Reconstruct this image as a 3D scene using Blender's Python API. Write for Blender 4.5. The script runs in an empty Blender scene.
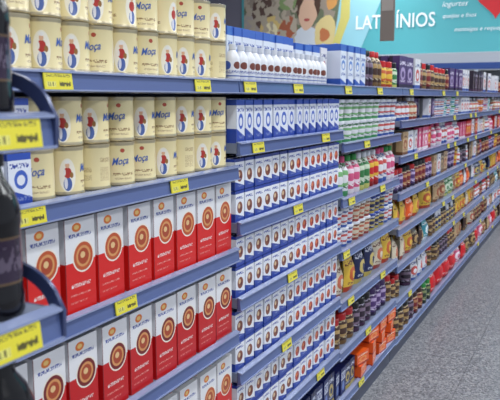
import bpy, math, random
from mathutils import Vector, Matrix
random.seed(7)
sc = bpy.context.scene
sc.view_settings.view_transform = 'Standard'
sc.view_settings.exposure = 0.0

def lin(c):
    return tuple(((x/255.0)/12.92 if x/255.0 <= 0.04045 else (((x/255.0)+0.055)/1.055)**2.4) for x in c)+(1.0,)

# ---------------------------------------------------------------- materials
def mat(name, col, rough=0.45, metal=0.0, emit=0.0, noise=0.0, nscale=30):
    m = bpy.data.materials.new(name); m.use_nodes = True
    nt = m.node_tree; b = nt.nodes['Principled BSDF']
    b.inputs['Base Color'].default_value = lin(col)
    b.inputs['Roughness'].default_value = rough
    b.inputs['Metallic'].default_value = metal
    if noise > 0:
        n = nt.nodes.new('ShaderNodeTexNoise'); n.inputs['Scale'].default_value = nscale
        tc = nt.nodes.new('ShaderNodeTexCoord'); nt.links.new(tc.outputs['Object'], n.inputs['Vector'])
        mx = nt.nodes.new('ShaderNodeMix'); mx.data_type = 'RGBA'
        mx.inputs[6].default_value = lin(col)
        mx.inputs[7].default_value = lin(tuple(max(0, c*(1-noise)) for c in col))
        nt.links.new(n.outputs['Fac'], mx.inputs[0])
        nt.links.new(mx.outputs[2], b.inputs['Base Color'])
    if emit > 0:
        b.inputs['Emission Color'].default_value = lin(col)
        b.inputs['Emission Strength'].default_value = emit
    return m

def design(name, base, shapes, rough=0.4, metal=0.0, warp=0.0):
    """printed packaging: shapes in label UV space"""
    m = bpy.data.materials.new(name); m.use_nodes = True
    nt = m.node_tree; N = nt.nodes; L = nt.links; b = N['Principled BSDF']
    b.inputs['Roughness'].default_value = rough
    b.inputs['Metallic'].default_value = metal
    tc = N.new('ShaderNodeTexCoord'); uv = tc.outputs['UV']
    if warp:
        no = N.new('ShaderNodeTexNoise'); no.inputs['Scale'].default_value = 5; no.inputs['Detail'].default_value = 5
        L.new(uv, no.inputs['Vector'])
        a = N.new('ShaderNodeVectorMath'); a.operation='SUBTRACT'; L.new(no.outputs['Color'],a.inputs[0]); a.inputs[1].default_value=(.5,.5,.5)
        c = N.new('ShaderNodeVectorMath'); c.operation='MULTIPLY_ADD'; L.new(a.outputs[0],c.inputs[0]); c.inputs[1].default_value=(warp,warp*1.5,0); L.new(uv,c.inputs[2])
        uv = c.outputs[0]
    sp = N.new('ShaderNodeSeparateXYZ'); L.new(uv, sp.inputs[0])
    def math_(op, a, bb, c=None):
        n = N.new('ShaderNodeMath'); n.operation = op
        for i, x in enumerate((a, bb, c)):
            if x is None: continue
            if isinstance(x, (int, float)): n.inputs[i].default_value = x
            else: L.new(x, n.inputs[i])
        return n.outputs[0]
    rgb = N.new('ShaderNodeRGB'); rgb.outputs[0].default_value = lin(base); cur = rgb.outputs[0]
    for s in shapes:
        k = s[0]
        if k in ('rect', 'text'):
            _, u0, u1, v0, v1, col = s[:6]
            a = math_('COMPARE', sp.outputs[0], (u0+u1)/2, abs(u1-u0)/2)
            c = math_('COMPARE', sp.outputs[1], (v0+v1)/2, abs(v1-v0)/2)
            mask = math_('MULTIPLY', a, c)
            if k == 'text':
                mp = N.new('ShaderNodeMapping'); L.new(uv, mp.inputs[0])
                mp.inputs['Scale'].default_value = (s[6], s[7], 1)
                no = N.new('ShaderNodeTexNoise'); no.inputs['Scale'].default_value = 1.0
                no.inputs['Detail'].default_value = 1.0
                L.new(mp.outputs[0], no.inputs['Vector'])
                g = math_('GREATER_THAN', no.outputs['Fac'], 0.5)
                mask = math_('MULTIPLY', mask, g)
        elif k == 'ell':
            _, cu, cv, ru, rv, col = s[:6]
            v1_ = N.new('ShaderNodeVectorMath'); v1_.operation = 'SUBTRACT'; L.new(uv, v1_.inputs[0]); v1_.inputs[1].default_value = (cu, cv, 0)
            v2_ = N.new('ShaderNodeVectorMath'); v2_.operation = 'MULTIPLY'; L.new(v1_.outputs[0], v2_.inputs[0]); v2_.inputs[1].default_value = (1/ru, 1/rv, 0)
            v3_ = N.new('ShaderNodeVectorMath'); v3_.operation = 'LENGTH'; L.new(v2_.outputs[0], v3_.inputs[0])
            mask = math_('LESS_THAN', v3_.outputs['Value'], 1.0)
        elif k == 'diag':   # v < a + b*u
            _, a0, b0, col = s[:4]
            t = math_('MULTIPLY_ADD', sp.outputs[0], b0, a0)
            mask = math_('LESS_THAN', sp.outputs[1], t)
        mx = N.new('ShaderNodeMix'); mx.data_type = 'RGBA'
        L.new(mask, mx.inputs[0]); L.new(cur, mx.inputs[6]); mx.inputs[7].default_value = lin(col)
        cur = mx.outputs[2]
    L.new(cur, b.inputs['Base Color'])
    return m

# ---------------------------------------------------------------- mesh builder
class MB:
    def __init__(s): s.v=[]; s.f=[]; s.m=[]; s.uv=[]; s.sm=[]
    def face(s, idx, m, uvs=None, smooth=False):
        s.f.append(tuple(idx)); s.m.append(m); s.uv.append(uvs or [(0.02,0.02)]*len(idx)); s.sm.append(smooth)
    def box(s, x0,x1,y0,y1,z0,z1, m, yaw=0.0, taper=0.0, mtop=None):
        cx,cy=(x0+x1)/2,(y0+y1)/2; c,sn=math.cos(yaw),math.sin(yaw); b=len(s.v)
        for z,t in ((z0,0),(z1,taper)):
            for x,y in ((x0+t,y0+t),(x1-t,y0+t),(x1-t,y1-t),(x0+t,y1-t)):
                dx,dy=x-cx,y-cy
                s.v.append((cx+dx*c-dy*sn, cy+dx*sn+dy*c, z))
        F=s.face
        F([b+1,b+2,b+6,b+5],m,[(0,0),(1,0),(1,1),(0,1)])
        F([b+3,b+0,b+4,b+7],m,[(0,0),(1,0),(1,1),(0,1)])
        F([b+0,b+1,b+5,b+4],m,[(0.02,0),(0.05,0),(0.05,1),(0.02,1)])
        F([b+2,b+3,b+7,b+6],m,[(0.98,0),(0.95,0),(0.95,1),(0.98,1)])
        F([b+4,b+5,b+6,b+7],mtop if mtop is not None else m,[(0.06,.985),(0.06,.985),(0.94,.985),(.94,.985)])
        F([b+3,b+2,b+1,b+0],m,[(0.1,.01)]*4)
    def prism(s, pts, y0, y1, m):
        b=len(s.v); n=len(pts)
        for y in (y0,y1):
            for x,z in pts: s.v.append((x,y,z))
        for i in range(n):
            j=(i+1)%n
            s.face([b+i,b+j,b+n+j,b+n+i],m)
        s.face([b+n-1-i for i in range(n)],m); s.face([b+n+i for i in range(n)],m)
    def lathe(s, cx,cy,z0, prof, seg=20, ang=0.0, h=None):
        H=h or prof[-1][1]; rings=[]
        for r,z,_ in prof:
            if r<1e-5:
                rings.append([len(s.v)]); s.v.append((cx,cy,z0+z))
            else:
                ids=[]
                for i in range(seg):
                    a=ang-math.pi+2*math.pi*i/seg
                    ids.append(len(s.v)); s.v.append((cx+r*math.cos(a),cy+r*math.sin(a),z0+z))
                rings.append(ids)
        for k in range(len(prof)-1):
            A,B=rings[k],rings[k+1]; m=prof[k][2]; v0=prof[k][1]/H; v1=prof[k+1][1]/H
            for i in range(seg):
                j=(i+1)%seg; u0=i/seg; u1=(i+1)/seg
                if len(A)==1 and len(B)==1: continue
                if len(A)==1: s.face([A[0],B[j],B[i]],m,[(u0,v0),(u1,v1),(u0,v1)],True)
                elif len(B)==1: s.face([A[i],A[j],B[0]],m,[(u0,v0),(u1,v0),(u0,v1)],True)
                else: s.face([A[i],A[j],B[j],B[i]],m,[(u0,v0),(u1,v0),(u1,v1),(u0,v1)],True)
    def bag(s, xc,yc,z0,w,h,d,m,yaw=0.0,n=6):
        c,sn=math.cos(yaw),math.sin(yaw)
        for side in (1,-1):
            b=len(s.v)
            for j in range(n+1):
                for i in range(n+1):
                    u=i/n; v=j/n
                    bl=(max(0,math.sin(math.pi*u))**0.5)*(max(0,math.sin(math.pi*min(1,v*0.93+0.12)))**0.6)
                    wv=1-0.10*math.sin(math.pi*v)
                    x=side*d/2*bl+0.004*math.sin(u*13+v*9)*bl; y=(u-.5)*w*wv
                    s.v.append((xc+x*c-y*sn, yc+x*sn+y*c, z0+v*h))
            for j in range(n):
                for i in range(n):
                    q=[b+j*(n+1)+i,b+j*(n+1)+i+1,b+(j+1)*(n+1)+i+1,b+(j+1)*(n+1)+i]
                    uv=[(i/n,j/n),((i+1)/n,j/n),((i+1)/n,(j+1)/n),(i/n,(j+1)/n)]
                    if side<0: q=q[::-1]; uv=uv[::-1]
                    s.face(q,m,uv,True)
    def build(s,name,mats,parent=None):
        me=bpy.data.meshes.new(name); me.from_pydata(s.v,[],s.f)
        for m in mats: me.materials.append(m)
        me.polygons.foreach_set('material_index',s.m)
        me.polygons.foreach_set('use_smooth',s.sm)
        ul=me.uv_layers.new(name='UVMap'); flat=[]
        for u in s.uv:
            for a in u: flat+= [a[0],a[1]]
        ul.data.foreach_set('uv',flat)
        me.update()
        try: me.set_sharp_from_angle(angle=math.radians(38))
        except Exception: pass
        o=bpy.data.objects.new(name,me); sc.collection.objects.link(o)
        if parent: o.parent=parent
        return o

def text_geo(s, shear=0.0, off=0.02):
    cu=bpy.data.curves.new('t','FONT'); cu.body=s; cu.shear=shear; cu.offset=off; cu.resolution_u=3
    o=bpy.data.objects.new('t',cu); sc.collection.objects.link(o)
    dg=bpy.context.evaluated_depsgraph_get(); dg.update()
    me=bpy.data.meshes.new_from_object(o.evaluated_get(dg))
    vs=[v.co.copy() for v in me.vertices]; fs=[tuple(p.vertices) for p in me.polygons]
    bpy.data.objects.remove(o); bpy.data.meshes.remove(me); bpy.data.curves.remove(cu)
    x0=min(v.x for v in vs); x1=max(v.x for v in vs); y0=min(v.y for v in vs); y1=max(v.y for v in vs)
    w=x1-x0
    return [((v.x-(x0+x1)/2)/w,(v.y-(y0+y1)/2)/w) for v in vs], fs

# ---------------------------------------------------------------- colours
M_deck=mat('shelf_steel_painted',(136,146,170),0.4,0.2,noise=.1)
M_rail=mat('price_rail_blue_plastic',(92,108,156),0.22,0.1)
M_rail2=mat('price_rail_lip',(150,162,198),0.2,0.2)
M_back=mat('shelf_back_panel',(90,92,108),0.6)
M_kick=mat('kick_plate_dark',(60,66,90),0.4)
M_black=mat('black_plastic',(10,10,13),0.3)
M_white=mat('white_plastic',(215,218,225),0.35)
M_tin=mat('tin_rim',(190,178,148),0.28,0.6)
M_blue=mat('blue_plastic',(30,60,150),0.3)
M_red=mat('red_plastic',(190,25,30),0.35)
M_green=mat('green_plastic',(40,140,60),0.35)
M_yellow=mat('yellow_plastic',(225,190,40),0.35)
M_pink=mat('pink_plastic',(205,70,120),0.35)
M_brown=mat('brown_plastic',(60,35,25),0.3)
M_purple=mat('purple_plastic',(60,35,90),0.35)
M_txtblue=mat('label_print_blue',(58,94,172),0.4)
M_txtwhite=mat('sign_letters_white',(240,245,248),0.5)

D_can=design('condensed_milk_label',(232,217,166),[
    ('rect',0,1,0.0,0.08,(206,180,112)),
    ('rect',0,1,0.91,1,(214,192,130)),
    ('ell',.30,.42,.070,.34,(240,234,216)),('ell',.30,.24,.036,.14,(74,98,160)),('ell',.285,.26,.014,.12,(218,218,226)),('ell',.30,.47,.034,.11,(180,52,44)),
    ('ell',.275,.48,.010,.07,(232,228,220)),('ell',.30,.62,.018,.055,(222,175,140)),('ell',.30,.69,.024,.04,(238,236,230)),('ell',.335,.42,.016,.06,(150,105,50)),
    ('ell',.80,.42,.070,.34,(240,234,216)),('ell',.80,.24,.036,.14,(74,98,160)),('ell',.785,.26,.014,.12,(218,218,226)),('ell',.80,.47,.034,.11,(180,52,44)),
    ('ell',.80,.62,.018,.055,(222,175,140)),('ell',.80,.69,.024,.04,(238,236,230)),
    ('text',.42,.64,.24,.30,(150,120,85),70,30),('text',.44,.62,.15,.19,(175,150,118),80,50),
    ('ell',.52,.80,.022,.045,(180,80,60)),
    ('text',.89,.98,.40,.50,(176,156,116),110,50),('text',.89,.98,.22,.34,(190,172,130),110,60),('text',.06,.18,.60,.70,(176,150,110),90,50),('text',.06,.18,.20,.50,(196,176,134),110,60),
],0.3)
def milkbox(name,low,circ,lv):
    return design(name,(230,230,232),[
    ('diag',lv,.0,low),
    ('ell',.40,.905,.15,.048,(225,120,45)),('ell',.40,.905,.08,.025,(240,200,120)),
    ('text',.12,.88,.800,.84,(50,70,150),40,26),
    ('ell',.60,.585,.36,.170,(238,230,215)),('ell',.60,.585,.32,.152,circ),('ell',.60,.585,.24,.114,(214,150,92)),('ell',.60,.585,.18,.086,(170,70,38)),('ell',.58,.60,.08,.035,(228,190,135)),
    ('text',.18,.82,.27,.31,(236,222,218),36,34),('text',.14,.8,.18,.20,(228,150,142),36,60),('text',.14,.7,.10,.12,(225,130,122),36,60),
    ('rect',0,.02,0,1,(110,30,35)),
    ],0.32)
D_red=milkbox('milk_carton_red_print',(216,30,26),(190,84,42),.54)
D_red2=milkbox('milk_carton_crimson_print',(196,22,26),(118,30,32),.57)
def creambox(name,c1,c2,blu):
    return design(name,(232,234,240),[
    ('rect',0,1,.90,1,blu),('diag',.28,-.16,blu),
    ('text',.12,.88,.72,.81,blu,14,16),
    ('ell',.52,.45,.30,.19,c1),('ell',.45,.50,.12,.08,c2),('ell',.64,.40,.08,.06,(95,25,28)),
    ('text',.3,.85,.10,.16,(120,135,190),18,30),
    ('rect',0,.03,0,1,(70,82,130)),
    ],0.32)
D_cream=creambox('cream_carton_print',(178,56,44),(225,130,60),(44,74,168))
D_creamb=creambox('cream_carton_brown_print',(130,70,50),(220,190,150),(38,66,158))
D_cream2=design('blue_dairy_carton_print',(226,230,240),[
    ('diag',.34,-.2,(40,70,164)),('rect',0,1,.87,1,(44,78,172)),('ell',.55,.50,.28,.18,(60,94,186)),('ell',.55,.49,.17,.10,(228,230,238)),
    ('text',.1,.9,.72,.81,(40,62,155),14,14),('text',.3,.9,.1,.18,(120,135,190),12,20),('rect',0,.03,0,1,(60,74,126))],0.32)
D_bluebox=design('navy_box_print',(28,38,96),[('rect',.1,.9,.55,.85,(200,206,220)),('text',.15,.85,.6,.8,(30,40,120),12,10),('ell',.5,.3,.25,.18,(110,130,190))],0.4)
D_slim=design('milk_drink_slim_print',(222,228,240),[('rect',0,1,.84,1,(60,100,188)),('diag',.18,-.12,(52,92,180)),
    ('ell',.5,.50,.34,.12,(96,136,204)),('text',.1,.9,.64,.74,(55,80,160),10,18),('text',.1,.9,.24,.32,(100,115,170),10,34),('ell',.5,.48,.2,.07,(230,230,234))],0.32)
D_slim2=design('milk_drink_bottle_print',(230,232,236),[('rect',0,1,.12,.15,(60,90,170)),('ell',.5,.42,.09,.10,(120,66,54)),('ell',.25,.42,.10,.12,(60,90,170)),('ell',.75,.42,.09,.10,(150,90,70)),('text',0,1,.20,.28,(80,95,160),30,40)],0.3)

def label(name,base,acc,acc2,txt,rough=.36):
    return design(name,base,[('rect',0,1,.0,.14,acc),('ell',.5,.46,.32,.20,acc2),('ell',.52,.44,.17,.10,base),
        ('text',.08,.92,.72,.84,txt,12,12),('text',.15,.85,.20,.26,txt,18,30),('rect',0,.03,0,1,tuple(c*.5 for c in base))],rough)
W=(226,226,230)
D={}
D['white']=label('pack_white',W,(60,90,165),(195,80,75),(80,90,140))
D['whiteg']=label('pack_white_green',W,(70,145,90),(120,175,115),(60,110,70))
D['red']=label('pack_red',(196,26,32),(150,18,24),(225,180,60),(240,225,220))
D['brightred']=label('pack_bright_red',(218,18,30),(165,12,22),(190,26,36),(240,210,210))
D['darkred']=label('pack_dark_red',(112,22,30),(60,15,20),(170,120,80),(220,190,150))
D['orange']=label('pack_orange',(236,92,28),(160,50,20),(240,150,80),(250,230,210))
D['yellow']=label('pack_yellow',(222,182,60),(170,60,30),(190,90,40),(110,50,30))
D['tan']=label('pack_tan',(190,160,120),(120,80,50),(150,80,50),(90,50,35))
D['navy']=label('pack_navy',(26,36,84),(180,160,80),(190,170,100),(200,205,220))
D['purple']=label('pack_purple',(74,46,104),(40,25,60),(170,150,190),(215,205,225))
D['brown']=label('pack_brown',(68,42,32),(120,90,50),(170,140,90),(200,180,140))
D['pink']=label('pack_pink',(208,84,126),(235,225,230),(236,215,224),(245,240,240))
D['green']=label('pack_green',(48,118,62),(200,200,110),(200,215,190),(225,235,215))
D['dkgreen']=label('pack_dark_green',(30,52,40),(20,30,24),(120,130,80),(190,190,150))
D['teal']=label('pack_teal',(60,150,165),(225,235,238),(225,235,238),(235,240,240))
D['grape']=label('pack_grape',(38,22,40),(70,40,70),(120,100,120),(170,160,180))
D['cream']=label('pack_cream',(216,204,178),(150,60,50),(190,100,70),(110,60,50))
CAP={'w':M_white,'b':M_blue,'r':M_red,'g':M_green,'y':M_yellow,'p':M_pink,'k':M_black,'n':M_brown,'u':M_purple,'t':M_tin}

# ---------------------------------------------------------------- product runs
TG,TF=text_geo('Moça',0.3,0.012)
XF=-1.020
def run(name,kind,y0,y1,z,w,h,d,mats,caps='w',rows=1,deep=2,block=3,gap=.003,jit=.03,xf=XF,seg=14,skip=0.0):
    mb=MB(); ms=list(mats); nm=len(ms); cs=[CAP[c] for c in caps]; allm=ms+cs; extra=len(allm)
    if kind=='can': allm=allm+[M_txtblue]
    n=max(1,int((y1-y0+gap)/(w+gap))); st=(y1-y0-w)/(max(1,n-1)) if n>1 else 0
    off=random.randrange(nm)
    for k in range(n):
        mi=((k//block)+off)%nm; ci=nm+(((k//block)+off)%len(cs))
        yc=y0+w/2+k*st
        for q in range(deep):
            xo=xf-q*(d+.003)-random.random()*.006*(1 if jit else 0)
            nr=rows
            if skip and q==0 and random.random()<skip:
                if rows>1: nr=rows-1
                else: continue
            for r in range(nr):
                zb=z+r*h; yw=random.uniform(-jit,jit)
                if kind=='carton':
                    mb.box(xo-d,xo,yc-w/2,yc+w/2,zb,zb+h*.975,mi,yw)
                    mb.box(xo-d*.5-.002,xo-d*.5+.002,yc-w*.48,yc+w*.48,zb+h*.97,zb+h,mi,yw)
                    for sg in (-1,1):
                        mb.box(xo-d*.75,xo-d*.25,yc+sg*w*.44-.004,yc+sg*w*.44+.004,zb+h*.975,zb+h*.985,mi,yw)
                elif kind=='box':
                    mb.box(xo-d,xo,yc-w/2,yc+w/2,zb,zb+h,mi,yw)
                    mb.box(xo-d*.98,xo+.0008,yc-.002,yc+.002,zb+h*.9,zb+h+.0008,mi,yw)
                elif kind=='can':
                    R=w/2; xc=xo-R; a=random.choice([-.65,-.85,.55,.45,-2.0,2.2,-1.0,.5,.6])+random.uniform(-.15,.15)
                    p=[(0,0,ci),(R*.93,0,ci),(R,.003,ci),(R,.006,ci),(R*.965,.009,mi),(R*.965,h-.010,ci),(R,h-.006,ci),(R,h-.002,ci),(R*.94,h-.001,ci),(R*.92,h-.004,ci),(0,h-.004,ci)]
                    mb.lathe(xc,yc,zb,p,24,a,h)
                    b=len(mb.v); rr=R*.965+.0007
                    for (tx,ty) in TG:
                        aa=a+tx*(.042/rr); mb.v.append((xc+rr*math.cos(aa),yc+rr*math.sin(aa),zb+h*.55+ty*.042*1.3+tx*.004))
                    for f in TF: mb.face([b+i for i in f],extra)
                elif kind=='bottle':
                    R=w/2; xc=xo-R
                    p=[(0,0,mi),(R*.9,0,mi),(R,.006,mi),(R,h*.58,mi),(R*.93,h*.66,mi),(R*.62,h*.78,mi),(R*.40,h*.84,ci),(R*.48,h*.845,ci),(R*.48,h*.985,ci),(R*.42,h,ci),(0,h,ci)]
                    mb.lathe(xc,yc,zb,p,seg,-.6+random.uniform(-.3,.3),h)
                elif kind=='tub':
                    R=w/2; xc=xo-R
                    p=[(0,0,mi),(R*.80,0,mi),(R*.82,.003,mi),(R*.93,h*.86,ci),(R,h*.865,ci),(R,h*.97,ci),(R*.95,h*.99,ci),(0,h*.99,ci)]
                    mb.lathe(xc,yc,zb,p,seg,-.6+random.uniform(-.3,.3),h)
                elif kind=='jar':
                    R=w/2; xc=xo-R
                    p=[(0,0,mi),(R*.94,0,mi),(R,.006,mi),(R,h*.70,mi),(R*.82,h*.78,ci),(R*.86,h*.785,ci),(R*.86,h*.98,ci),(R*.80,h,ci),(0,h,ci)]
                    mb.lathe(xc,yc,zb,p,seg,-.6+random.uniform(-.3,.3),h)
                elif kind=='bag':
                    mb.bag(xo-d/2,yc,zb,w,h*random.uniform(.88,1.0),d,mi,yw*4)
    return mb.build(name,allm)

# ---------------------------------------------------------------- shelving
tags=MB()
def tag(y,zc,w=.075,xf=-1.0):
    b=len(tags.v)
    x0=xf+.0035; h=.036
    for dx in (0,-.003):
        for (yy,zz) in ((y-w/2,zc-h/2),(y+w/2,zc-h/2),(y+w/2,zc+h/2),(y-w/2,zc+h/2)):
            tags.v.append((x0+dx-(zz-zc)*.12,yy,zz))
    tags.face([b,b+1,b+2,b+3],0,[(0,0),(1,0),(1,1),(0,1)])
    tags.face([b+7,b+6,b+5,b+4],0)
    for i in range(4):
        j=(i+1)%4; tags.face([b+j,b+i,b+4+i,b+4+j],0)

def rail(mb,y0,y1,z,xf=-1.0,mi=1,ml=2):
    mb.prism([(xf-.014,z-.022),(xf,z-.019),(xf-.004,z+.018),(xf-.014,z+.021)],y0,y1,mi)
    mb.prism([(xf-.015,z+.019),(xf+.003,z+.016),(xf+.003,z+.0195),(xf-.013,z+.0235)],y0,y1,ml)
    mb.prism([(xf-.014,z-.024),(xf+.005,z-.021),(xf+.005,z-.0175),(xf-.012,z-.0195)],y0,y1,ml)

def unit(y0,y1,levels,depth=.46,xf=-1.0,top=1.66):
    mb=MB(); xb=xf-depth
    for i,z in enumerate(levels):
        mb.box(xb,xf-.012,y0+.004,y1-.004,z-.014,z+.018,0)
        mb.box(xb+.02,xf-.03,y0+.03,y1-.03,z-.017,z-.0145,3)
        rail(mb,y0+.004,y1-.004,z,xf)
        for yy in (y0+.006,y1-.010):
            mb.prism([(xb,z-.06),(xb+.10,z-.055),(xf-.05,z-.0145),(xb,z-.0145)],yy,yy+.003,0)
    mb.box(xb-.02,xb,y0,y1,.02,top,3)
    for yy in (y0-.015,):
        mb.box(xb-.045,xb+.012,yy,yy+.03,0,top+.02,0)
        for k in range(34):
            mb.box(xb+.0121,xb+.013,yy+.010,yy+.020,.1+k*.045,.12+k*.045,4)
    mb.box(xb,xf-.03,y0+.002,y1-.002,0,levels[-1]-.02,4)
    return mb.build('supermarket_shelf_unit',[M_deck,M_rail,M_rail2,M_back,M_kick])

Y1,Y2,Y3,Y4=.92,1.95,2.96,3.97
L1=[1.605,1.338,1.075,.80,.51,.20]
L2=[1.605,1.41,1.155,.905,.652,.40,.15]
L3=[1.605,1.35,1.10,.86,.62,.38,.14]
L4=[1.605,1.42,1.215,1.0,.79,.57,.35,.13]
unit(Y1,Y2,L1); unit(Y2,Y3,L2); unit(Y3,Y4,L3)
for i in range(6): unit(Y4+i*1.01,Y4+(i+1)*1.01,L4)
e=.018
# ---- bay 1
run('condensed_milk_cans','can',Y1+.01,Y2-.012,L1[0]+e,.086,.112,.086,[D_can],'t',rows=2,deep=2)
run('dairy_cartons','carton',Y1+.01,Y1+.15,L1[1]+e,.065,.108,.05,[D_cream2],rows=2)
run('condensed_milk_cans','can',Y1+.16,Y2-.012,L1[1]+e,.086,.109,.086,[D_can],'t',rows=2,deep=2)
run('milk_cartons','carton',Y1+.01,Y2-.012,L1[2]+e,.1,.219,.066,[D_red],deep=3,jit=.02)
run('milk_cartons','carton',Y1+.01,Y2-.012,L1[3]+e,.1,.219,.066,[D_red2],deep=3,jit=.02)
run('milk_cartons','carton',Y1+.01,Y2-.012,L1[4]+e,.1,.219,.066,[D_red],deep=3,jit=.012)
run('milk_cartons','carton',Y1+.01,Y2-.012,L1[5]+e,.1,.219,.066,[D_red2],deep=3,jit=.012)
# ---- bay 2
run('milk_drink_cartons','carton',Y2+.01,Y2+.62,L2[0]+e,.052,.18,.045,[D_slim],deep=3,jit=.12,xf=XF-.06)
run('milk_drink_bottles','bottle',Y2+.02,Y3-.16,L2[0]+e,.048,.115,.048,[D_slim2],'ww',block=2,deep=1,xf=XF)
run('milk_powder_packs','carton',Y2+.64,Y3-.01,L2[0]+e,.075,.165,.05,[D_slim,D['white']],deep=2,xf=XF-.06)
run('dairy_cartons','carton',Y2+.01,Y3-.01,L2[1]+e,.066,.140,.05,[D_cream2],deep=3,jit=.08)
for li in (2,3,4,5):
    run('cream_cartons','carton',Y2+.01,Y3-.01,L2[li]+e,.066,.1035,.05,[D_cream,D_creamb] if li%2==0 else [D_creamb,D_cream],rows=2,deep=3,jit=.04,block=7)
run('dessert_boxes','box',Y2+.01,Y3-.01,L2[6]+e,.07,.15,.10,[D_bluebox,D['navy']],deep=3,block=2,jit=.1,skip=.15)
# ---- bay 3
run('milk_drink_cartons','carton',Y3+.01,Y3+.36,L3[0]+e,.07,.185,.06,[D_slim],deep=3)
run('syrup_bottles','bottle',Y3+.38,Y3+.68,L3[0]+e,.07,.18,.07,[D['brown'],D['grape']],'rk',deep=2,block=2)
run('sweetener_jars','jar',Y3+.70,Y4-.01,L3[0]+e,.08,.14,.08,[D['yellow'],D['green']],'rk',deep=2,block=2)
run('cream_tubs','tub',Y3+.01,Y4-.01,L3[1]+e,.098,.098,.098,[D['white'],D['whiteg']],'w',rows=2,deep=2,block=6)
run('cream_bottles','bottle',Y3+.01,Y4-.01,L3[2]+e,.075,.185,.075,[D['white'],D['pink'],D['whiteg'],D['pink'],D['green'],D['red']],'wwpg',deep=2,block=2)
run('yogurt_cups','tub',Y3+.01,Y4-.01,L3[3]+e,.085,.092,.085,[D['white'],D['cream'],D['navy']],'wwb',rows=2,deep=2,block=3)
run('powder_bags','bag',Y3+.01,Y4-.01,L3[4]+e,.15,.195,.08,[D['navy'],D['navy'],D['cream'],D['yellow']],deep=3,block=1)
run('dessert_jars','jar',Y3+.01,Y4-.01,L3[5]+e,.09,.15,.09,[D['grape'],D['purple'],D['brown']],'kur',deep=2,block=3)
run('dessert_boxes','box',Y3+.01,Y3+.30,L3[6]+e,.07,.13,.10,[D_bluebox,D['navy']],deep=3,block=2,jit=.1)
run('snack_boxes','box',Y3+.32,Y4-.01,L3[6]+e,.125,.064,.13,[D['orange']],rows=3,deep=2,block=3,jit=.2,gap=.015,xf=-1.0,skip=.3)
# ---- far bays
far=[
 [('cereal_boxes','box',.13,.20,.06,['purple','white'],'w',1),('coffee_jars','jar',.10,.17,.10,['brown','darkred'],'rk',1),('chocolate_boxes','box',.12,.18,.06,['white','purple'],'w',1),('cereal_boxes','box',.14,.20,.06,['grape','white'],'w',1)],
 [('cream_bottles','bottle',.08,.14,.08,['white','cream'],'nw',1),('margarine_tubs','tub',.12,.07,.12,['teal','white'],'gw',2),('chocolate_boxes','box',.11,.14,.06,['purple','white'],'w',1),('yogurt_cups','tub',.09,.07,.09,['white','red'],'rw',2)],
 [('biscuit_packs','box',.10,.145,.06,['tan','white','cream'],'w',1),('dessert_mix_boxes','box',.09,.15,.05,['red','white','darkred'],'w',1),('cream_bottles','bottle',.08,.16,.08,['white','pink'],'wp',1),('dessert_mix_boxes','box',.09,.15,.05,['pink','red'],'w',1)],
 [('jam_jars','jar',.085,.15,.085,['darkred','purple'],'kr',1),('milk_powder_tins','tub',.10,.16,.10,['yellow','purple'],'yu',1),('coffee_packs','box',.10,.16,.06,['brown','tan','white'],'w',1),('jam_jars','jar',.085,.14,.085,['grape','white'],'kw',1)],
 [('snack_bags','bag',.16,.17,.08,['yellow','orange','white'],'w',1),('snack_bags','bag',.16,.17,.08,['orange','navy','yellow'],'w',1),('biscuit_packs','box',.12,.16,.06,['yellow','purple'],'w',1),('snack_bags','bag',.15,.17,.08,['tan','green'],'w',1)],
 [('snack_bags','bag',.15,.17,.08,['yellow','tan','cream'],'w',1),('dessert_jars','jar',.09,.15,.09,['darkred','white'],'kr',1),('snack_bags','bag',.15,.16,.08,['teal','brown'],'w',1),('chocolate_jars','jar',.09,.15,.09,['brown','navy'],'kw',1)],
 [('preserve_jars','jar',.09,.15,.09,['brown','grape','brown'],'knr',1),('powder_bags','bag',.15,.18,.08,['tan','cream','brown'],'w',1),('sauce_bottles','bottle',.085,.17,.085,['darkred','brown'],'rk',1),('powder_bags','bag',.15,.17,.08,['white','tan'],'w',1)],
]
base=[('preserve_jars','jar',.10,.16,.10,['brown','grape'],'kn',1),('preserve_jars','jar',.10,.16,.10,['dkgreen','darkred'],'gn',1),
      ('snack_bags','bag',.22,.20,.12,['brightred'],'w',1),('snack_bags','bag',.22,.20,.12,['brightred'],'w',1),
      ('snack_bags','bag',.20,.19,.11,['brightred','pink'],'w',1),('flour_bags','bag',.16,.18,.09,['brown','tan'],'w',1)]
for b in range(6):
    ya=Y4+b*1.01
    for li,z in enumerate(L4):
        if li<7:
            opts=far[li]; o1=opts[(b+(li//2)*(1 if b else 0))%4]; o2=opts[(b+1+li)%4] if random.random()<.6 else o1
        else:
            k=min(2*b,4); o1=base[k]; o2=base[k+1]
        for (a,c,o) in ((ya+.01,ya+.50,o1),(ya+.52,ya+1.0,o2)):
            run(o[0],o[1],a,c,z+e,o[2],o[3]*random.uniform(.90,1.0),o[4],[D[x] for x in o[5]],o[6],rows=o[7],deep=2,block=random.choice([1,2,3]),
                jit=.10,seg=10,skip=(.12 if li<7 else 0),xf=(-.995 if li==7 else XF))

# ---- price tags
for y,z in ((1.13,L1[0]),(1.72,L1[0]),(1.035,L1[1]),(1.59,L1[1]),(1.34,L1[2]),
            (2.02,L2[0]),(2.42,L2[0]),(2.08,L2[1]),(2.72,L2[1]),(2.43,L2[2]),(2.38,L2[3]),(2.33,L2[4]),(2.7,L2[5]),(2.3,L2[6]),
            (3.0,L3[0]),(3.5,L3[0]),(3.3,L3[1]),(3.08,L3[2]),(3.6,L3[2]),(3.02,L3[3]),(3.1,L3[4]),(3.65,L3[4]),(3.4,L3[5]),(3.3,L3[6])):
    tag(y,z,.085)
for b in range(6):
    for z in L4:
        for k in range(2):
            if random.random()<.5: tag(Y4+b*1.01+.15+k*.45+random.random()*.25,z,.075)
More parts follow.
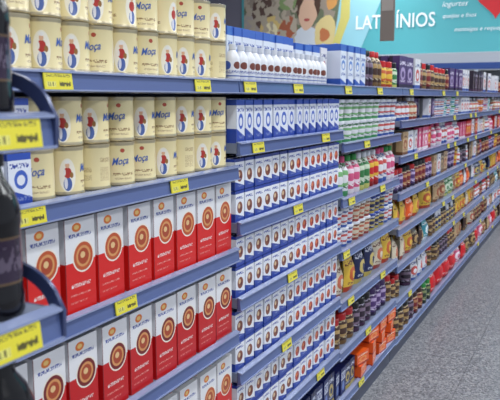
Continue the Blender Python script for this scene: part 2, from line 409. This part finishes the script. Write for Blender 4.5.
# ---- foreground rack (sticks out into the aisle, left edge)
NX=-.60
rk=MB(); NL=[1.53,1.285,1.045,.72,.42,.15]
for z in NL:
    rk.box(-.97,NX-.012,-.30,.668,z-.014,z+.018,0)
    rail(rk,-.30,.668,z,NX)
    pts=[(NX+.002,z-.020),(NX+.004,z+.016)]
    for i in range(1,9):
        t=i/8*math.pi/2
        pts.append((NX-.002-.10*(1-math.cos(t)), z+.018+.058*math.sin(t)))
    pts.append((-.97,z+.076)); pts.append((-.97,z+.062)); pts.append((NX-.104,z+.062))
    for i in range(7,0,-1):
        t=i/8*math.pi/2
        pts.append((NX-.018-.088*(1-math.cos(t)), z+.010+.050*math.sin(t)))
    pts.append((NX-.016,z-.020))
    rk.prism(pts,.668,.674,5)
    rk.box(-.97,NX-.010,.668,.672,z-.020,z+.018,5)
rk.box(-.985,-.97,-.30,.668,.0,1.75,3)
rk.box(-.97,NX-.03,-.29,.66,0,.13,4)
rk.box(-.99,-.965,.64,.674,0,1.78,0); rk.box(-.99,-.965,-.30,-.27,0,1.78,0)
M_guard=mat('end_guard_dark_blue',(58,68,106),0.3,0.2)
rk.build('promotional_shelf_rack',[M_deck,M_rail,M_rail2,M_back,M_kick,M_guard])
for y,z in ((.60,1.53),(.585,1.285),(.3,1.53),(.25,1.285),(.5,1.045)): tag(y,z,.085,NX)
D_tag=design('yellow_price_card',(228,216,58),[('text',.08,.92,.70,.86,(120,112,50),22,14),('text',.52,.92,.18,.46,(90,84,40),16,5),('rect',.08,.4,.15,.45,(232,226,120)),('text',.10,.38,.18,.42,(120,114,60),60,1)],.4)
tags.build('price_tags',[D_tag])
D_dk=design('dark_bottle_label',(14,12,16),[('rect',0,1,.22,.46,(44,30,52)),('text',.3,.8,.28,.42,(90,78,96),30,14),('rect',0,1,.46,.475,(90,70,50)),('rect',0,1,.205,.22,(90,70,50))],.15)
nb=MB()
def dark_bottle(x,y,z,R,h):
    p=[(0,0,0),(R*.88,0,0),(R,.008,0),(R,h*.14,0),(R*.96,h*.16,0),(R*.96,h*.52,0),(R,h*.55,0),(R*.98,h*.62,0),(R*.80,h*.72,0),(R*.50,h*.80,0),(R*.42,h*.86,1),
       (R*.52,h*.862,1),(R*.52,h*.97,1),(R*.46,h,1),(0,h,1)]
    nb.lathe(x,y,z,p,28,-.6,h)
for z,h,R in ((1.53,.20,.034),(1.285,.215,.036),(1.045,.205,.042),(.72,.22,.038),(.42,.22,.038)):
    for i in range(10):
        for q in range(3):
            dark_bottle(-.655-q*.085,.612-i*.085,z+.018,R,h)
nb.build('soft_drink_bottles',[D_dk,M_black])

# ---------------------------------------------------------------- room
def plane_box(name,x0,x1,y0,y1,z0,z1,m):
    mb=MB(); mb.box(x0,x1,y0,y1,z0,z1,0); return mb.build(name,[m])
mf=bpy.data.materials.new('granite_floor'); mf.use_nodes=True
nt=mf.node_tree; b=nt.nodes['Principled BSDF']; b.inputs['Roughness'].default_value=.30
tc=nt.nodes.new('ShaderNodeTexCoord')
n1=nt.nodes.new('ShaderNodeTexVoronoi'); n1.inputs['Scale'].default_value=120; nt.links.new(tc.outputs['Object'],n1.inputs['Vector'])
cr=nt.nodes.new('ShaderNodeValToRGB'); cr.color_ramp.interpolation='CONSTANT'
els=cr.color_ramp.elements
els[0].position=0; els[0].color=lin((104,104,108)); els[1].position=.2; els[1].color=lin((146,146,150))
e2=els.new(.55); e2.color=lin((128,128,134)); e3=els.new(.8); e3.color=lin((174,174,176))
sx=nt.nodes.new('ShaderNodeSeparateColor'); nt.links.new(n1.outputs['Color'],sx.inputs[0]); nt.links.new(sx.outputs[0],cr.inputs[0])
br=nt.nodes.new('ShaderNodeTexBrick'); br.offset=0; br.inputs['Scale'].default_value=1.0
br.inputs['Brick Width'].default_value=.6; br.inputs['Row Height'].default_value=.6; br.inputs['Mortar Size'].default_value=.003
br.inputs['Mortar'].default_value=(.6,.6,.61,1)
br.inputs['Color1'].default_value=(1,1,1,1); br.inputs['Color2'].default_value=(.94,.94,.94,1)
nt.links.new(tc.outputs['Object'],br.inputs['Vector'])
mx=nt.nodes.new('ShaderNodeMix'); mx.data_type='RGBA'; mx.blend_type='MULTIPLY'; mx.inputs[0].default_value=1
nt.links.new(cr.outputs[0],mx.inputs[6]); nt.links.new(br.outputs['Color'],mx.inputs[7]); nt.links.new(mx.outputs[2],b.inputs['Base Color'])
plane_box('floor',-8,5,-3,12.6,-.05,0,mf)
M_wall=mat('wall_paint_grey',(120,118,132),.7,noise=.08,nscale=2)
plane_box('wall_back',-8,5,12.4,12.6,0,4.6,M_wall)
plane_box('wall_left',-8.2,-8,-3,12.6,0,4.6,M_wall)
plane_box('ceiling',-8.2,5,-3,12.6,4.6,4.7,mat('ceiling_white',(200,200,205),.8))

# banner on the back wall
bn=MB()
M_teal=mat('banner_teal',(88,180,188),.5,noise=.10,nscale=.8)
M_lblue=mat('banner_light_blue',(150,204,216),.5)
M_orng=mat('banner_yellow_green',(206,196,110),.5)
M_bred=mat('banner_red',(210,40,48),.5)
M_food=design('banner_food_photo',(150,138,124),[
  ('text',0,1,0,1,(104,112,88),9,5),
  ('ell',.08,.30,.11,.35,(168,158,152)),('ell',.20,.62,.11,.25,(92,70,62)),('ell',.30,.30,.14,.25,(210,184,118)),('ell',.28,.34,.08,.12,(228,216,176)),
  ('ell',.46,.28,.10,.24,(164,92,66)),('ell',.44,.74,.10,.14,(128,150,98)),
  ('ell',.66,.12,.17,.26,(200,206,214)),('ell',.66,.66,.13,.24,(80,56,46)),('ell',.66,.54,.09,.22,(212,174,148)),('ell',.66,.45,.03,.02,(170,80,76)),
  ('ell',.86,.28,.11,.24,(216,196,136)),('ell',.85,.26,.05,.10,(186,112,70)),('ell',.90,.70,.06,.12,(208,150,84)),
  ('text',0,.55,0,1,(176,164,146),16,9)],.5,warp=.08)
yb=12.38
def poly(pts,m,y=yb,uv=None):
    i=len(bn.v)
    for x,z in pts: bn.v.append((x,y,z))
    bn.face(list(range(i,i+len(pts))),m,uv)
zb,zt=2.33,3.75
poly([(-6.3,zb),(3.5,zb),(3.5,zt),(-6.3,zt)],0)
poly([(-6.25,zb+.02),(-4.35,zb+.02),(-4.15,zt),(-6.25,zt)],1,yb-.006,[(0,0),(1,0),(1.05,1),(0,1)])
poly([(-4.45,zb),(-3.95,zb),(-3.35,zt),(-4.25,zt)],2,yb-.010)
poly([(-4.50,zb),(-4.38,zb),(-4.12,3.0),(-4.12,zt),(-4.26,zt),(-4.30,3.0)],3,yb-.013)
hp=[]
for i in range(28):
    t=2*math.pi*i/28
    hx=16*math.sin(t)**3; hz=13*math.cos(t)-5*math.cos(2*t)-2*math.cos(3*t)-math.cos(4*t)
    hp.append((-1.62+hx*.022,3.22+hz*.022))
poly(hp,4,yb-.016)
bn.box(-6.34,3.54,yb+.002,12.399,zb-.05,zb,5); bn.box(-6.34,3.54,yb+.002,12.399,zt,zt+.05,5)
def wall_text(s,xc,z,w,hs=1.0,y=yb-.02,sh=0.0,off=.01):
    g,f=text_geo(s,sh,off); b=len(bn.v)
    for a,c in g: bn.v.append((xc+a*w,y,z+c*w*hs))
    for q in f: bn.face([b+i for i in q],5)
wall_text('LATICÍNIOS',-3.30,2.93,1.40,1.25)
wall_text('iogurtes',-2.28,3.12,.42,1,sh=.3,off=0); wall_text('queijos e frios',-2.2,2.93,.55,1,sh=.3,off=0); wall_text('manteigas e requeijão',-1.85,2.70,.85,1,sh=.3,off=0)
wall_text('LEITES E DERIVADOS',.9,3.0,2.4)
bn.build('dairy_department_banner',[M_teal,M_food,M_lblue,M_orng,M_bred,M_txtwhite])

# refrigerated display case under banner
fc=MB()
M_case=mat('case_white_enamel',(190,196,206),.35); M_caseb=mat('case_blue_trim',(50,80,150),.35)
fc.box(-7.0,3.5,12.2,12.38,0,2.1,0); fc.box(-7.0,3.5,11.5,12.2,0,.55,0); fc.box(-7.0,3.5,11.6,12.38,2.0,2.278,0)
fc.box(-7.0,3.5,11.585,11.6,2.02,2.12,1)
for z in (.9,1.25,1.6): fc.box(-6.98,3.48,11.75,12.2,z,z+.02,0); fc.box(-6.98,3.48,11.735,11.75,z-.02,z+.03,1)
for x in (-7.0,-4.4,-1.8,.8,3.44): fc.box(x,x+.06,11.55,12.2,.55,2.0,0)
fc.build('refrigerated_display_case',[M_case,M_caseb])
cp=MB(); pal=['white','red','yellow','teal','cream','navy','green','pink']
for z in (.55,.92,1.27,1.62):
    x=-6.9
    while x<3.3:
        k=random.randrange(len(pal)); n=random.randint(3,7)
        for _ in range(n):
            if x>3.3: break
            ok=all(not(bx-.10<x<bx+.07) for bx in (-4.4,-1.8,.8))
            if ok: cp.box(x,x+.09,11.80,11.95,z,z+.18+.04*(k%3),k)
            x+=.1
cp.build('chilled_dairy_packs',[D[p] for p in pal])

# hanging aisle sign
sg=MB()
sg.box(-1.72,-1.60,5.98,6.0,2.05,2.42,0); sg.box(-1.71,-1.61,5.978,5.9795,2.30,2.40,1)
for x in (-1.70,-1.62): sg.box(x-.002,x+.002,5.989,5.993,2.42,4.6,2)
sg.build('hanging_aisle_sign',[mat('sign_board_grey',(120,108,100),.5),mat('sign_face',(160,150,142),.5),M_black])

# ---------------------------------------------------------------- lights
M_tube=mat('fluorescent_tube',(240,246,255),.4,emit=4)
def strip(x,y,ln,p):
    mb=MB()
    mb.box(x-.16,x+.16,y-ln/2,y+ln/2,4.50,4.60,0)
    for dx in (-.07,.07):
        b0=len(mb.v)
        n=10
        for yy in (y-ln/2+.05,y+ln/2-.05):
            for i in range(n):
                a=2*math.pi*i/n; mb.v.append((x+dx+.014*math.cos(a),yy,4.475+.014*math.sin(a)))
        for i in range(n):
            j=(i+1)%n; mb.face([b0+i,b0+j,b0+n+j,b0+n+i],1,None,True)
    mb.build('fluorescent_ceiling_light',[M_white,M_tube])
    l=bpy.data.lights.new('fluorescent_tube_light','AREA'); l.shape='RECTANGLE'; l.size=.3; l.size_y=ln; l.energy=p; l.color=(.95,.98,1.0)
    o=bpy.data.objects.new('fluorescent_tube_light',l); o.location=(x,y,4.44); sc.collection.objects.link(o)
for x in (.55,3.2,-3.6):
    for y in (0,4,8,11.2):
        strip(x,y,2.4 if y<11 else 1.6,76 if x==.55 else 68)
w=bpy.data.worlds.new('world'); sc.world=w; w.use_nodes=True
w.node_tree.nodes['Background'].inputs[0].default_value=(.78,.86,1.0,1); w.node_tree.nodes['Background'].inputs[1].default_value=.60

# ---------------------------------------------------------------- camera
th=math.atan(.5*math.cos(math.radians(8.3))); p=math.radians(8.3)
F=Vector((-math.sin(th)*math.cos(p),math.cos(th)*math.cos(p),-math.sin(p)))
cam=bpy.data.cameras.new('camera'); co=bpy.data.objects.new('camera',cam); sc.collection.objects.link(co)
co.location=(0,0,1.57); co.rotation_euler=F.to_track_quat('-Z','Y').to_euler()
cam.sensor_width=36; cam.lens=36*700/500; cam.clip_start=.05
cam.dof.use_dof=True; cam.dof.focus_distance=2.3; cam.dof.aperture_fstop=9
sc.camera=co
